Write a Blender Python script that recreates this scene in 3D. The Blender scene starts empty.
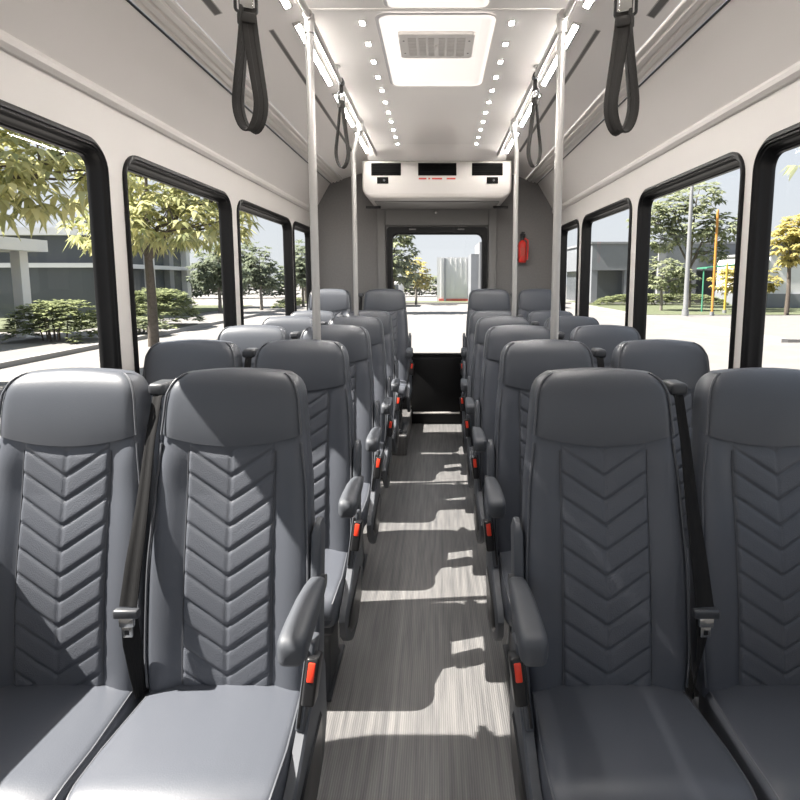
import bpy, bmesh, math, random
from mathutils import Vector, Matrix
random.seed(7)
SC = bpy.context.scene
COL = SC.collection
PI = math.pi
R = math.radians

# ------------------------------------------------------------------ materials
MATS = {}


def mat(name, col, rough=0.5, metal=0.0, spec=0.5, noise=None, bump=None, coat=0.0, sheen=0.0):
    """principled; noise=(scale, amount) varies the colour, bump=(kind, scale, strength, dist)"""
    m = bpy.data.materials.new(name)
    m.use_nodes = True
    nt = m.node_tree
    b = nt.nodes['Principled BSDF']
    b.inputs['Base Color'].default_value = (*col, 1)
    b.inputs['Roughness'].default_value = rough
    b.inputs['Metallic'].default_value = metal
    b.inputs['Specular IOR Level'].default_value = spec
    if coat:
        b.inputs['Coat Weight'].default_value = coat
        b.inputs['Coat Roughness'].default_value = 0.12
    tc = nt.nodes.new('ShaderNodeTexCoord')
    if noise:
        n = nt.nodes.new('ShaderNodeTexNoise')
        n.inputs['Scale'].default_value = noise[0]
        n.inputs['Detail'].default_value = 5
        nt.links.new(tc.outputs['Object'], n.inputs['Vector'])
        r = nt.nodes.new('ShaderNodeMapRange')
        r.inputs['From Min'].default_value = 0.3
        r.inputs['From Max'].default_value = 0.7
        r.inputs['To Min'].default_value = 1 - noise[1]
        r.inputs['To Max'].default_value = 1 + noise[1]
        nt.links.new(n.outputs['Fac'], r.inputs['Value'])
        mx = nt.nodes.new('ShaderNodeVectorMath')
        mx.operation = 'SCALE'
        mx.inputs[0].default_value = col
        nt.links.new(r.outputs['Result'], mx.inputs['Scale'])
        nt.links.new(mx.outputs['Vector'], b.inputs['Base Color'])
    if bump:
        kind, sc, st, di = bump
        if kind == 'noise':
            t = nt.nodes.new('ShaderNodeTexNoise')
            t.inputs['Detail'].default_value = 3
        elif kind == 'voronoi':
            t = nt.nodes.new('ShaderNodeTexVoronoi')
        else:
            t = nt.nodes.new('ShaderNodeTexWave')
            t.bands_direction = 'X'
            t.inputs['Distortion'].default_value = 0.4
        t.inputs['Scale'].default_value = sc
        nt.links.new(tc.outputs['Object'], t.inputs['Vector'])
        bp = nt.nodes.new('ShaderNodeBump')
        bp.inputs['Strength'].default_value = st
        bp.inputs['Distance'].default_value = di
        nt.links.new(t.outputs['Distance' if kind == 'voronoi' else ('Fac' if kind == 'noise' else 'Color')], bp.inputs['Height'])
        nt.links.new(bp.outputs['Normal'], b.inputs['Normal'])
    MATS[name] = m
    return m


def emis(name, col, st):
    m = bpy.data.materials.new(name)
    m.use_nodes = True
    nt = m.node_tree
    nt.nodes.clear()
    e = nt.nodes.new('ShaderNodeEmission')
    e.inputs['Color'].default_value = (*col, 1)
    e.inputs['Strength'].default_value = st
    o = nt.nodes.new('ShaderNodeOutputMaterial')
    nt.links.new(e.outputs[0], o.inputs['Surface'])
    MATS[name] = m
    return m


def glass_mat(name, tint, refl=0.06):
    m = bpy.data.materials.new(name)
    m.use_nodes = True
    nt = m.node_tree
    nt.nodes.clear()
    t = nt.nodes.new('ShaderNodeBsdfTransparent')
    t.inputs['Color'].default_value = (*tint, 1)
    g = nt.nodes.new('ShaderNodeBsdfGlossy')
    g.inputs['Roughness'].default_value = 0.02
    g.inputs['Color'].default_value = (.9, .92, .95, 1)
    lw = nt.nodes.new('ShaderNodeLayerWeight')
    pw = nt.nodes.new('ShaderNodeMath')
    pw.operation = 'POWER'
    pw.inputs[1].default_value = 4.0
    nt.links.new(lw.outputs['Facing'], pw.inputs[0])
    f = nt.nodes.new('ShaderNodeMath')
    f.operation = 'MULTIPLY_ADD'
    f.inputs[1].default_value = .13
    f.inputs[2].default_value = .03
    nt.links.new(pw.outputs[0], f.inputs[0])
    mx = nt.nodes.new('ShaderNodeMixShader')
    nt.links.new(f.outputs[0], mx.inputs[0])
    nt.links.new(t.outputs[0], mx.inputs[1])
    nt.links.new(g.outputs[0], mx.inputs[2])
    o = nt.nodes.new('ShaderNodeOutputMaterial')
    nt.links.new(mx.outputs[0], o.inputs['Surface'])
    MATS[name] = m
    return m


def leaf_mat(name, c1, c2, trans=0.45):
    m = bpy.data.materials.new(name)
    m.use_nodes = True
    nt = m.node_tree
    nt.nodes.clear()
    geo = nt.nodes.new('ShaderNodeNewGeometry')
    rp = nt.nodes.new('ShaderNodeValToRGB')
    rp.color_ramp.elements[0].color = (*c1, 1)
    rp.color_ramp.elements[1].color = (*c2, 1)
    nt.links.new(geo.outputs['Random Per Island'], rp.inputs[0])
    d = nt.nodes.new('ShaderNodeBsdfDiffuse')
    t = nt.nodes.new('ShaderNodeBsdfTranslucent')
    nt.links.new(rp.outputs[0], d.inputs['Color'])
    nt.links.new(rp.outputs[0], t.inputs['Color'])
    mx = nt.nodes.new('ShaderNodeMixShader')
    mx.inputs[0].default_value = trans
    nt.links.new(d.outputs[0], mx.inputs[1])
    nt.links.new(t.outputs[0], mx.inputs[2])
    o = nt.nodes.new('ShaderNodeOutputMaterial')
    nt.links.new(mx.outputs[0], o.inputs['Surface'])
    MATS[name] = m
    return m


VINYL = (.078, .085, .101)
mat('seat_vinyl', VINYL, .42, bump=('noise', 260, .12, .002))
mat('headrest_vinyl', (.074, .081, .095), .40, bump=('noise', 260, .12, .002))
mat('quilt_vinyl', (.081, .088, .104), .48, bump=('voronoi', 330, .35, .0015))
mat('piping', (.088, .093, .104), .45)
mat('dark_plastic', (.045, .048, .054), .42, bump=('noise', 400, .1, .001))
mat('grey_plastic', (.066, .072, .083), .55, bump=('noise', 400, .1, .001))
mat('black_plastic', (.012, .012, .013), .35)
mat('black_rubber', (.008, .008, .009), .38)
mat('strap_web', (.022, .020, .018), .7, bump=('wave', 160, .5, .001))
mat('belt_web', (.016, .016, .0165), .85, spec=.15, bump=('wave', 120, .5, .001))
mat('red_button', (.80, .05, .02), .35)
mat('red_paint', (.62, .03, .02), .3, coat=.4)
mat('red_mark', (.50, .06, .04), .5)
mat('chrome', (.62, .62, .60), .22, 1.0)
mat('steel_tube', (.47, .46, .445), .34, .55)
mat('alu', (.78, .745, .71), .36, .12)
mat('wall_white', (.62, .595, .57), .45, noise=(3, .015))
mat('panel_white', (.68, .65, .625), .42, noise=(2, .015))
mat('cove_white', (.90, .865, .835), .42)
mat('ceiling_white', (.93, .90, .87), .22, spec=.6, noise=(1.5, .01))
mat('white_plastic', (.50, .478, .456), .32)
mat('vent_white', (.90, .87, .84), .4)
mat('rear_grey', (.18, .174, .170), .75, noise=(60, .06), bump=('noise', 180, .3, .002))
mat('rear_trim', (.20, .195, .19), .55)
mat('frame_black', (.0045, .0045, .005), .45, spec=.3)
mat('door_black', (.004, .004, .0045), .5, spec=.25)
mat('vent_black', (.004, .004, .004), .8, spec=.1)
mat('slot_dark', (.13, .125, .118), .6)
mat('seam_grey', (.42, .40, .38), .6)
emis('led', (1.0, .95, .90), 76.0)
emis('spot_led', (1.0, .97, .93), 45.0)
glass_mat('window_glass', (.90, .915, .92))

# floor vinyl: fine lengthwise ribs over cloudy grey
fm = mat('floor_vinyl', (.17, .165, .16), .45)
nt = fm.node_tree
b = nt.nodes['Principled BSDF']
tc = nt.nodes.new('ShaderNodeTexCoord')
w = nt.nodes.new('ShaderNodeTexWave')
w.bands_direction = 'X'
w.inputs['Scale'].default_value = 42
w.inputs['Distortion'].default_value = .25
w.inputs['Detail'].default_value = 1
nt.links.new(tc.outputs['Object'], w.inputs['Vector'])
mp = nt.nodes.new('ShaderNodeMapping')
mp.inputs['Scale'].default_value = (34, 1.6, 1)
nt.links.new(tc.outputs['Object'], mp.inputs['Vector'])
n = nt.nodes.new('ShaderNodeTexNoise')
n.inputs['Scale'].default_value = 1.6
n.inputs['Detail'].default_value = 6
nt.links.new(mp.outputs[0], n.inputs['Vector'])
rp = nt.nodes.new('ShaderNodeValToRGB')
rp.color_ramp.elements[0].position = .3
rp.color_ramp.elements[0].color = (.088, .088, .090, 1)
rp.color_ramp.elements[1].position = .7
rp.color_ramp.elements[1].color = (.178, .174, .170, 1)
nt.links.new(n.outputs['Fac'], rp.inputs[0])
mx = nt.nodes.new('ShaderNodeMix')
mx.data_type = 'RGBA'
mx.blend_type = 'MULTIPLY'
mx.inputs['Factor'].default_value = .30
nt.links.new(rp.outputs[0], mx.inputs['A'])
nt.links.new(w.outputs['Color'], mx.inputs['B'])
nt.links.new(mx.outputs['Result'], b.inputs['Base Color'])
bp = nt.nodes.new('ShaderNodeBump')
bp.inputs['Strength'].default_value = .35
bp.inputs['Distance'].default_value = .002
nt.links.new(w.outputs['Color'], bp.inputs['Height'])
nt.links.new(bp.outputs[0], b.inputs['Normal'])

# translucent roof-hatch plastic (lit by the real sky and sun above it)
hm = bpy.data.materials.new('hatch_plastic')
hm.use_nodes = True
nt = hm.node_tree
nt.nodes.clear()
tl = nt.nodes.new('ShaderNodeBsdfTranslucent')
tl.inputs['Color'].default_value = (.30, .285, .275, 1)
df = nt.nodes.new('ShaderNodeBsdfDiffuse')
df.inputs['Color'].default_value = (.8, .77, .75, 1)
ms = nt.nodes.new('ShaderNodeMixShader')
ms.inputs[0].default_value = .55
nt.links.new(df.outputs[0], ms.inputs[1])
nt.links.new(tl.outputs[0], ms.inputs[2])
oo = nt.nodes.new('ShaderNodeOutputMaterial')
nt.links.new(ms.outputs[0], oo.inputs['Surface'])
MATS['hatch_plastic'] = hm

# outside
mat('asphalt', (.21, .20, .191), .9, noise=(1.2, .08))
mat('paving', (.18, .172, .165), .9, noise=(2, .05))
mat('kerb_stone', (.27, .26, .25), .85)
mat('lawn', (.10, .115, .06), .95, noise=(3, .3))
mat('concrete_white', (.66, .66, .66), .8)
mat('concrete_grey', (.24, .245, .255), .8)
mat('cladding_grey', (.19, .20, .215), .6, noise=(.6, .08))
mat('dark_glazing', (.085, .095, .105), .25)
mat('trunk_bark', (0.088, 0.072, 0.058), .9, noise=(8, .3), bump=('noise', 18, .5, .02))
mat('pale_bark', (0.165, 0.149, 0.129), .9, noise=(8, .25), bump=('noise', 18, .5, .02))
mat('post_grey', (0.231, 0.237, 0.242), .5, .2)
mat('pole_orange', (0.429, 0.198, 0.033), .5)
mat('pole_yellow', (0.396, 0.275, 0.044), .5)
mat('green_slide', (0.055, 0.231, 0.143), .45)
mat('sign_blue', (.10, .13, .32), .5)
mat('red_band', (.55, .12, .09), .7)
leaf_mat('leaf_bright', (.26, .29, .14), (.66, .63, .33), .5)
leaf_mat('leaf_mid', (.17, .20, .125), (.38, .40, .25), .45)
leaf_mat('leaf_dark', (.13, .155, .115), (.25, .28, .19), .4)
leaf_mat('leaf_yellow', (.28, .27, .10), (.58, .49, .19), .45)
leaf_mat('leaf_hedge', (.13, .155, .085), (.32, .35, .18), .35)


# ------------------------------------------------------------------ mesh helpers
class MB:
    def __init__(self):
        self.v, self.f, self.mi, self.cur = [], [], [], 0

    def _face(self, f):
        self.f.append(f)
        self.mi.append(self.cur)

    def loft(self, loops, cap0=True, cap1=True, closed=True):
        n = len(loops[0])
        o = len(self.v)
        for lp in loops:
            self.v += [tuple(p) for p in lp]
        for i in range(len(loops) - 1):
            a, b2 = o + i * n, o + (i + 1) * n
            for j in range(n if closed else n - 1):
                k = (j + 1) % n
                self._face((a + j, a + k, b2 + k, b2 + j))
        if cap0:
            self._face(tuple(o + j for j in range(n))[::-1])
        if cap1:
            e = o + (len(loops) - 1) * n
            self._face(tuple(e + j for j in range(n)))
        return self

    def box(self, x0, x1, y0, y1, z0, z1):
        lp = lambda z: [(x0, y0, z), (x1, y0, z), (x1, y1, z), (x0, y1, z)]
        return self.loft([lp(z0), lp(z1)])

    def rbox(self, x0, x1, y0, y1, z0, z1, r=.006, seg=3, M=None):
        bm = bmesh.new()
        bmesh.ops.create_cube(bm, size=1)
        for q in bm.verts:
            q.co = Vector(((x0 + x1) / 2 + q.co.x * (x1 - x0), (y0 + y1) / 2 + q.co.y * (y1 - y0), (z0 + z1) / 2 + q.co.z * (z1 - z0)))
        bmesh.ops.bevel(bm, geom=list(bm.edges), offset=r, segments=seg, affect='EDGES', profile=.5, clamp_overlap=True)
        if M:
            bmesh.ops.transform(bm, matrix=M, verts=bm.verts)
        self.add_bm(bm)
        return self

    def add_bm(self, bm):
        o = len(self.v)
        bm.verts.index_update()
        self.v += [tuple(q.co) for q in bm.verts]
        for f in bm.faces:
            self._face(tuple(o + q.index for q in f.verts))
        bm.free()

    def tube(self, path, r, n=10, closed=False, caps=True):
        P = [Vector(p) for p in path]
        rr = r if isinstance(r, (list, tuple)) else [r] * len(P)
        up = Vector((0, 0, 1))
        loops = []
        prev = None
        N = len(P)
        for i, p in enumerate(P):
            if closed:
                t = (P[(i + 1) % N] - P[i - 1]).normalized()
            else:
                t = (P[min(i + 1, N - 1)] - P[max(i - 1, 0)]).normalized()
            if prev is None:
                a = t.cross(up)
                if a.length < .01:
                    a = t.cross(Vector((1, 0, 0)))
                a.normalize()
            else:
                a = prev - t * prev.dot(t)
                a.normalize()
            prev = a
            c = t.cross(a)
            loops.append([p + (a * math.cos(2 * PI * j / n) + c * math.sin(2 * PI * j / n)) * rr[i] for j in range(n)])
        if closed:
            loops.append(loops[0])
            self.loft(loops, False, False)
        else:
            self.loft(loops, caps, caps)
        return self

    def band(self, path, wdir, width, th, closed=False):
        """flat strap: width along wdir (vector or list), thickness across"""
        P = [Vector(p) for p in path]
        N = len(P)
        loops = []
        for i, p in enumerate(P):
            t = (P[(i + 1) % N] - P[i - 1]).normalized() if closed else (P[min(i + 1, N - 1)] - P[max(i - 1, 0)]).normalized()
            wd = Vector(wdir[i] if isinstance(wdir, list) else wdir)
            wd = (wd - t * wd.dot(t)).normalized()
            nn = t.cross(wd)
            hw = (width[i] if isinstance(width, list) else width) / 2
            h = th / 2
            loops.append([p + wd * hw * a + nn * h * c for a, c in ((-1, -.5), (-.9, -1), (-.35, -1), (-.3, -.7), (.3, -.7), (.35, -1), (.9, -1), (1, -.5), (1, .5), (.9, 1), (.35, 1), (.3, .7), (-.3, .7), (-.35, 1), (-.9, 1), (-1, .5))])
        if closed:
            loops.append(loops[0])
        return self.loft(loops, not closed, not closed)

    def build(self, name, m, parent=None, sharp=38, **props):
        me = bpy.data.meshes.new(name)
        me.from_pydata(self.v, [], self.f)
        ms = m if isinstance(m, (list, tuple)) else [m]
        for q in ms:
            me.materials.append(MATS[q])
        if len(ms) > 1:
            me.polygons.foreach_set('material_index', self.mi)
        if len(self.v) < 40000:
            bm = bmesh.new()
            bm.from_mesh(me)
            bmesh.ops.recalc_face_normals(bm, faces=bm.faces)
            bm.to_mesh(me)
            bm.free()
        me.shade_smooth()
        if sharp:
            me.set_sharp_from_angle(angle=R(sharp))
        o = bpy.data.objects.new(name, me)
        COL.objects.link(o)
        if parent:
            o.parent = parent
        for k, q in props.items():
            o[k] = q
        return o


def empty(name, loc=(0, 0, 0), rz=0, **props):
    o = bpy.data.objects.new(name, None)
    o.empty_display_size = .1
    COL.objects.link(o)
    o.location = loc
    o.rotation_euler = (0, 0, rz)
    for k, q in props.items():
        o[k] = q
    return o


KIDS = {}


def tree_copy(o, parent=None):
    c = o.copy()
    COL.objects.link(c)
    if parent is not None:
        c.parent = parent
    for ch in list(o.children):
        tree_copy(ch, c)
    return c


def structure(mb, name, m, label, cat, parent=None, sharp=30):
    return mb.build(name, m, parent, sharp, kind='structure', label=label, category=cat)


def rrect2(w0, w1, h0, h1, r, n=6):
    pts = []
    for cx, cy, a0 in ((w1 - r, h0 + r, -90), (w1 - r, h1 - r, 0), (w0 + r, h1 - r, 90), (w0 + r, h0 + r, 180)):
        for i in range(n + 1):
            a = R(a0 + 90 * i / n)
            pts.append((cx + r * math.cos(a), cy + r * math.sin(a)))
    return pts


def plate_with_holes(outer, holes, to3d):
    """flat sheet with holes, triangulated"""
    bm = bmesh.new()
    for lp in [outer] + holes:
        vs = [bm.verts.new(to3d(a, c)) for a, c in lp]
        for i in range(len(vs)):
            bm.edges.new((vs[i], vs[(i + 1) % len(vs)]))
    bmesh.ops.triangle_fill(bm, use_beauty=True, use_dissolve=False, edges=list(bm.edges))
    mb = MB()
    mb.add_bm(bm)
    return mb


def lerp_table(T, z):
    if z <= T[0][0]:
        return T[0][1]
    for (a, p), (c, q) in zip(T, T[1:]):
        if z <= c:
            t = (z - a) / (c - a)
            t = t * t * (3 - 2 * t) * .5 + t * .5
            return p + (q - p) * t
    return T[-1][1]


# ------------------------------------------------------------------ dimensions
XL, XR = -1.24, 1.18           # inner faces of the side walls
YF, YB = -1.7, 5.65            # bus interior ends
WT = .058                       # wall thickness
ZC = 2.60                      # ceiling
WZ0, WZ1 = .80, 2.0            # windows

# ------------------------------------------------------------------ bus shell
f = MB().box(XL - WT, XR + WT, YF, YB + .06, -.06, 0)
structure(f, 'floor', 'floor_vinyl', 'grey ribbed vinyl bus floor along the aisle', 'floor')

WL = [(-.65, .50), (.61, 2.116), (2.23, 3.36), (3.475, 4.73), (4.797, 5.512)]
WR = [(-.25, .85), (.96, 2.093), (2.167, 3.267), (3.393, 4.508), (4.631, 5.329)]
win_n = 0


def side_wall(name, X, s, wins, label):
    """s=-1 left wall, +1 right wall (outwards)"""
    holes = [rrect2(a + .012, c - .012, WZ0 + .012, WZ1 - .012, .10, 8) for a, c in wins]
    mb = plate_with_holes([(YF, 0), (YB, 0), (YB, 2.17), (YF, 2.17)], holes, lambda a, c: (X, a, c))
    m2 = plate_with_holes([(YF, -.5), (YB + .06, -.5), (YB + .06, 2.30), (YF, 2.30)], holes, lambda a, c: (X + s * WT, a, c))
    o = len(mb.v)
    mb.v += m2.v
    for q in m2.f:
        mb._face(tuple(i + o for i in q))
    # roof-side filler between both skins
    mb.loft([[(X, YF, 2.17), (X + s * WT, YF, 2.30)], [(X, YB, 2.17), (X + s * WT, YB, 2.30)]], False, False, False)
    return structure(mb, name, 'wall_white', label, 'wall')


side_wall('wall_left', XL, -1, WL, 'white left side wall of the bus with dark framed windows')
side_wall('wall_right', XR, 1, WR, 'white right side wall of the bus with dark framed windows')

ORD = ['nearest', 'second nearest', 'third nearest', 'fourth nearest', 'fifth and farthest']


def window(X, s, a, c, label):
    global win_n
    win_n += 1
    # profile: (inset from outer edge, outward depth)
    prof = [(-.004, .002), (-.004, -.010), (.008, -.016), (.014, -.016), (.017, -.011), (.024, -.011), (.027, -.003), (.034, -.001),
            (.037, .008), (.040, .026), (.043, .028), (.044, .036), (.050, .039), (.051, .055), (.040, .060), (.010, .060)]
    loops = []
    for ins, d in prof:
        lp = rrect2(a + ins * .45, c - ins * .45, WZ0 + ins, WZ1 - ins, max(.105 - ins, .03), 8)
        loops.append([(X + s * d, y, z) for y, z in lp])
    mb = MB().loft(loops, False, False)
    fr = structure(mb, 'window_%d' % win_n, 'frame_black', label, 'window', sharp=50)
    g = MB()
    lp = rrect2(a + .020, c - .020, WZ0 + .046, WZ1 - .046, .06, 8)
    g.v = [(X + s * .048, y, z) for y, z in lp]
    g._face(tuple(range(len(lp))))
    g.build('window_pane', 'window_glass', fr, 0)
    return fr


for i, (a, c) in enumerate(WL):
    window(XL, -1, a, c, ('black framed left side window behind the camera' if i == 0 else
                          ['', 'black framed left window nearest the camera, canopy building outside', 'black framed left window filled by bright leafy tree and hedge',
                           'black framed left window showing sky and far dark trees', 'narrow black framed left window beside the rear wall'][i]))
for i, (a, c) in enumerate(WR):
    window(XR, 1, a, c, ('black framed right side window behind the camera' if i == 0 else
                         ['', 'black framed right window nearest the camera, yellow tree outside', 'black framed right window with street lamp and orange poles outside',
                          'black framed right window showing the grey warehouse', 'narrow black framed right window beside the rear wall'][i]))


# upper side panels, tracks, coves
def up(X, s):
    """returns points for the sloping profile on side s"""
    e = 1 if s > 0 else -1
    off = (XR + XL) / 2 * 0
    return [(X, 2.17), (X - e * .17, 2.455)]


for s, X, side in ((-1, XL, 'left'), (1, XR, 'right')):
    xo = X - s * .17                    # dark line
    xi = s * .555
    # sloping upper panel with rolled lower lip (a moulding)
    prof = [(X + s * .0, 2.150), (X - s * .010, 2.152), (X - s * .022, 2.166), (X - s * .024, 2.182), (X - s * .018, 2.196), (X - s * .022, 2.206), (xo, 2.452), (xo + s * .03, 2.49)]
    mb = MB().loft([[(x, y, z) for x, z in prof] for y in (YF, YB)], False, False, False)
    structure(mb, 'wall_upper_' + side, 'panel_white', 'plain white upper panel sloping in above the %s windows' % side, 'wall panel')
    # black gasket line
    mb = MB().tube([(xo + s * .002, YF, 2.458), (xo + s * .002, YB, 2.458)], .0065, 8)
    structure(mb, 'trim_%d' % (1 if s < 0 else 2), 'black_rubber', 'thin black gasket line above the %s upper panel' % side, 'trim')
    # aluminium track with ridges
    x0, z0 = xo - s * .004, 2.462
    dx, dz = -s * .125, .034
    L = math.hypot(dx, dz)
    ux, uz = dx / L, dz / L
    nx, nz = uz * s, -abs(ux)
    prof = []
    for t, h in ((0, 0), (.01, .010), (.022, .010), (.026, .002), (.034, .002), (.038, .012), (.058, .013), (.062, .004), (.070, .004), (.074, .014), (.094, .013), (.098, .003), (.108, .003), (.112, .008), (.122, .008), (.128, 0)):
        prof.append((x0 + ux * t + nx * h * 0, z0 + uz * t - h))
    mb = MB().loft([[(x, y, z) for x, z in prof] for y in (YF, YB)], False, False, False)
    structure(mb, 'trim_%d' % (3 if s < 0 else 4), 'alu', 'ridged aluminium track running along the %s cove' % side, 'trim', sharp=20)
    # cove
    cx0, cz0 = x0 + dx, z0 + dz
    prof = []
    for i in range(9):
        t = i / 8
        prof.append((cx0 + (xi - cx0) * t, cz0 + (2.588 - cz0) * t + .010 * math.sin(PI * t)))
    prof += [(xi - s * .004, 2.594), (xi - s * .012, ZC)]
    mb = MB().loft([[(x, y, z) for x, z in prof] for y in (YF, YB)], False, False, False)
    structure(mb, 'ceiling_cove_' + side, 'cove_white', 'white cove panel between the %s track and the ceiling' % side, 'ceiling panel')

    # slots in the cove
    def cove_z(x):
        t = (x - cx0) / (xi - cx0)
        return cz0 + (2.588 - cz0) * t + .010 * math.sin(PI * t)
    for q, (sx, y0, y1, hw) in enumerate(((.85, 1.2, 2.27, .012), (.71, 2.5, 4.75, .007))):
        x = s * (sx if s < 0 else sx - .02)
        z = cove_z(x)
        def strip(w, drop, ya, yb):
            xa, xb = x - w, x + w
            za, zb2 = cove_z(xa) - drop, cove_z(xb) - drop
            return MB().loft([[(xa, y, za), (xb, y, zb2), (xb, y, zb2 + .012), (xa, y, za + .012)] for y in (ya, yb)])
        fr = strip(hw + .004, .0007, y0 - .006, y1 + .006).build('ceiling_slot', 'seam_grey', None, 30)
        fr['label'] = ('short dark slot in the %s cove before the near pole' % side) if q == 0 else ('long thin slot in the %s cove behind the near pole' % side)
        fr['category'] = 'slot'
        fr['kind'] = 'structure'
        strip(hw, .0012, y0, y1).build('slot_opening', 'slot_dark', fr, 30)

# ceiling with hatch holes
HATCH = (-.255, .245, 2.43, 3.28)
PANEL2 = (-.205, .20, 1.25, 2.37)
xl, xr = -.545, .545
mb = plate_with_holes([(xl, YF), (xr, YF), (xr, YB), (xl, YB)],
                      [rrect2(HATCH[0], HATCH[1], HATCH[2], HATCH[3], .05, 6), rrect2(PANEL2[0], PANEL2[1], PANEL2[2], PANEL2[3], .03, 4)],
                      lambda a, c: (a, c, ZC))
structure(mb, 'ceiling', 'ceiling_white', 'glossy white bus ceiling panel with roof hatch', 'ceiling')
mb = MB().box(-.55, .55, 2.392, 2.404, ZC - .004, ZC + .002)
structure(mb, 'trim_5', 'vent_white', 'thin white joint strip across the ceiling before the hatch', 'trim')


def hatch(nm, H, r, bulge, label):
    loops = []
    for ins, dz in ((-.008, -.004), (.004, -.010), (.02, -.006), (.05, .004)):
        lp = rrect2(H[0] + ins, H[1] - ins, H[2] + ins, H[3] - ins, max(r - ins * .5, .02), 6)
        loops.append([(x, y, ZC + dz) for x, y in lp])
    mb = MB().loft(loops, False, True)
    o = mb.build(nm, 'hatch_plastic', None, 40)
    o['label'] = label
    o['category'] = 'skylight'
    return o


hatch('roof_hatch', HATCH, .05, .01, 'bright white translucent roof hatch around the ceiling vent')
hatch('roof_skylight', PANEL2, .03, .01, 'bright white translucent ceiling panel ahead of the hatch at the top edge')

# vent
v = empty('ceiling_vent', (0, 2.735, ZC - .004), label='rectangular slotted vent grille on the white roof hatch', category='vent')
v.scale = (.9, .86, .6)
MB().rbox(-.165, .165, -.125, .125, -.004, .012, .003).build('backing', 'slot_dark', v)
mb = plate_with_holes(rrect2(-.19, .185, -.15, .15, .02, 5), [rrect2(-.150, .145, -.115, .115, .006, 3)], lambda a, c: (a, c, -.018))
m2 = MB().loft([[(x, y, z) for x, y in rrect2(-.19 - i, .185 + i, -.15 - i, .15 + i, .02, 5)] for i, z in ((0, -.018), (.004, -.014), (.006, .008))], False, False)
m3 = MB().loft([[(x, y, z) for x, y in rrect2(-.150, .145, -.115, .115, .006, 3)] for z in (-.018, .002)], False, False)
for q in (m2, m3):
    o = len(mb.v)
    mb.v += q.v
    for ff in q.f:
        mb._face(tuple(i + o for i in ff))
mb.build('grille_frame', 'vent_white', v, 30)
mb = MB()
for i in range(1, 6):
    x = -.150 + .295 * i / 6
    wd = .011 if i == 3 else .006
    mb.box(x - wd, x + wd, -.115, .115, -.018, -.004)
for i in range(1, 12):
    y = -.115 + .23 * i / 12
    mb.box(-.150, .145, y - .0042, y + .0042, -.015, -.005)
mb.build('louvre', 'vent_white', v, 30)
MB().rbox(-.010, .005, -.03, .03, -.028, -.016, .003).build('latch', 'vent_white', v)
for x in (-.170, .165):
    for y in (-.08, .08):
        MB().tube([(x, y, -.0195), (x, y, -.017)], .005, 8).build('screw', 'slot_dark', v)

# spotlights: two rows of twelve small squares
for s, side in ((-1, 'left'), (1, 'right')):
    for i in range(12):
        y = 2.515 + .213 * i
        x = s * .322
        o = MB().rbox(x - .014, x + .014, y - .022, y + .022, ZC - .004, ZC + .004, .0015, 2).build('ceiling_spotlight', 'white_plastic', None)
        o.data.transform(Matrix.Translation((-x, -y, -ZC)))
        o.location = (x, y, ZC)
        MB().box(-.010, .010, -.017, .017, -.0052, -.0038).build('light_lens', 'spot_led', o)
        nth = ['nearest the camera', 'second from the camera', 'third from the camera', 'fourth from the camera', 'fifth from the camera', 'sixth from the camera',
               'sixth from the rear air unit', 'fifth from the rear air unit', 'fourth from the rear air unit', 'third from the rear air unit', 'second from the rear air unit', 'nearest the rear air unit'][i]
        o['label'] = 'tiny square ceiling spotlight in the %s row, %s' % (side, nth)
        o['category'] = 'ceiling light'
        o['group'] = 'square ceiling spotlights'

# LED strips on the cove edges
for s, side in ((-1, 'left'), (1, 'right')):
    for i, (y0, y1) in enumerate(((1.35, 2.34), (2.47, 3.22), (3.36, 4.05), (4.2, 4.86))):
        x = s * .598
        yc = (y0 + y1) / 2
        h = (y1 - y0) / 2
        z = 2.588
        o = MB().rbox(-.020, .020, -h, h, -.016, .010, .004, 2).build('light_strip', 'white_plastic', None)
        o.location = (x, yc, z)
        o.rotation_euler = (0, s * R(22), 0)
        MB().rbox(-.011, .011, -h + .012, h - .012, -.0178, -.014, .0015, 2).build('diffuser', 'led', o)
        o['label'] = 'glowing LED light strip beside the %s grab rail, %s' % (side, ['nearest segment before the near pole', 'segment just behind the near pole', 'segment just before the far pole', 'farthest segment by the rear air unit'][i])
        o['category'] = 'light strip'
        o['group'] = 'LED ceiling light strips'

# grab rails and poles
RX, RZ = .522, 2.565
for s, side in ((-1, 'left'), (1, 'right')):
    g = empty('grab_rail', (s * RX, 0, RZ), label='thin steel grab rail along the %s ceiling edge' % side, category='rail')
    MB().tube([(0, YF + .1, 0), (0, 4.9, 0)], .0125, 12).build('rail', 'steel_tube', g)
    for y in (.6, 1.9, 3.0, 4.85):
        MB().tube([(0, y, 0), (0, y, .036)], .009, 8).tube([(0, y, .028), (0, y, .037)], .022, 12).build('rail_bracket', 'steel_tube', g)


def pole(x, y, bend, label):
    o = empty('grab_pole', (x, y, 0), label=label, category='pole')
    if bend:
        path = [(0, 0, .012), (0, 0, 1.5), (0, 0, 2.28), (0, .0, 2.36), (bend * .022, 0, 2.43), (bend * .040, 0, 2.49), (bend * .05, 0, 2.535), (bend * .05, 0, 2.57)]
    else:
        path = [(0, 0, .012), (0, 0, 1.3), (0, 0, 2.57)]
    MB().tube(path, .0175 if not bend else .0165, 16).build('tube', 'steel_tube', o)
    dx = path[-1][0]
    MB().tube([(dx, 0, 2.50), (dx, 0, 2.575)], .0225, 16).tube([(dx, -.03, 2.565), (dx, .03, 2.565)], .020, 12).build('rail_clamp', 'steel_tube', o)
    MB().tube([(0, 0, 0), (0, 0, .014)], .045, 20).build('floor_flange', 'steel_tube', o)
    return o


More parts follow.
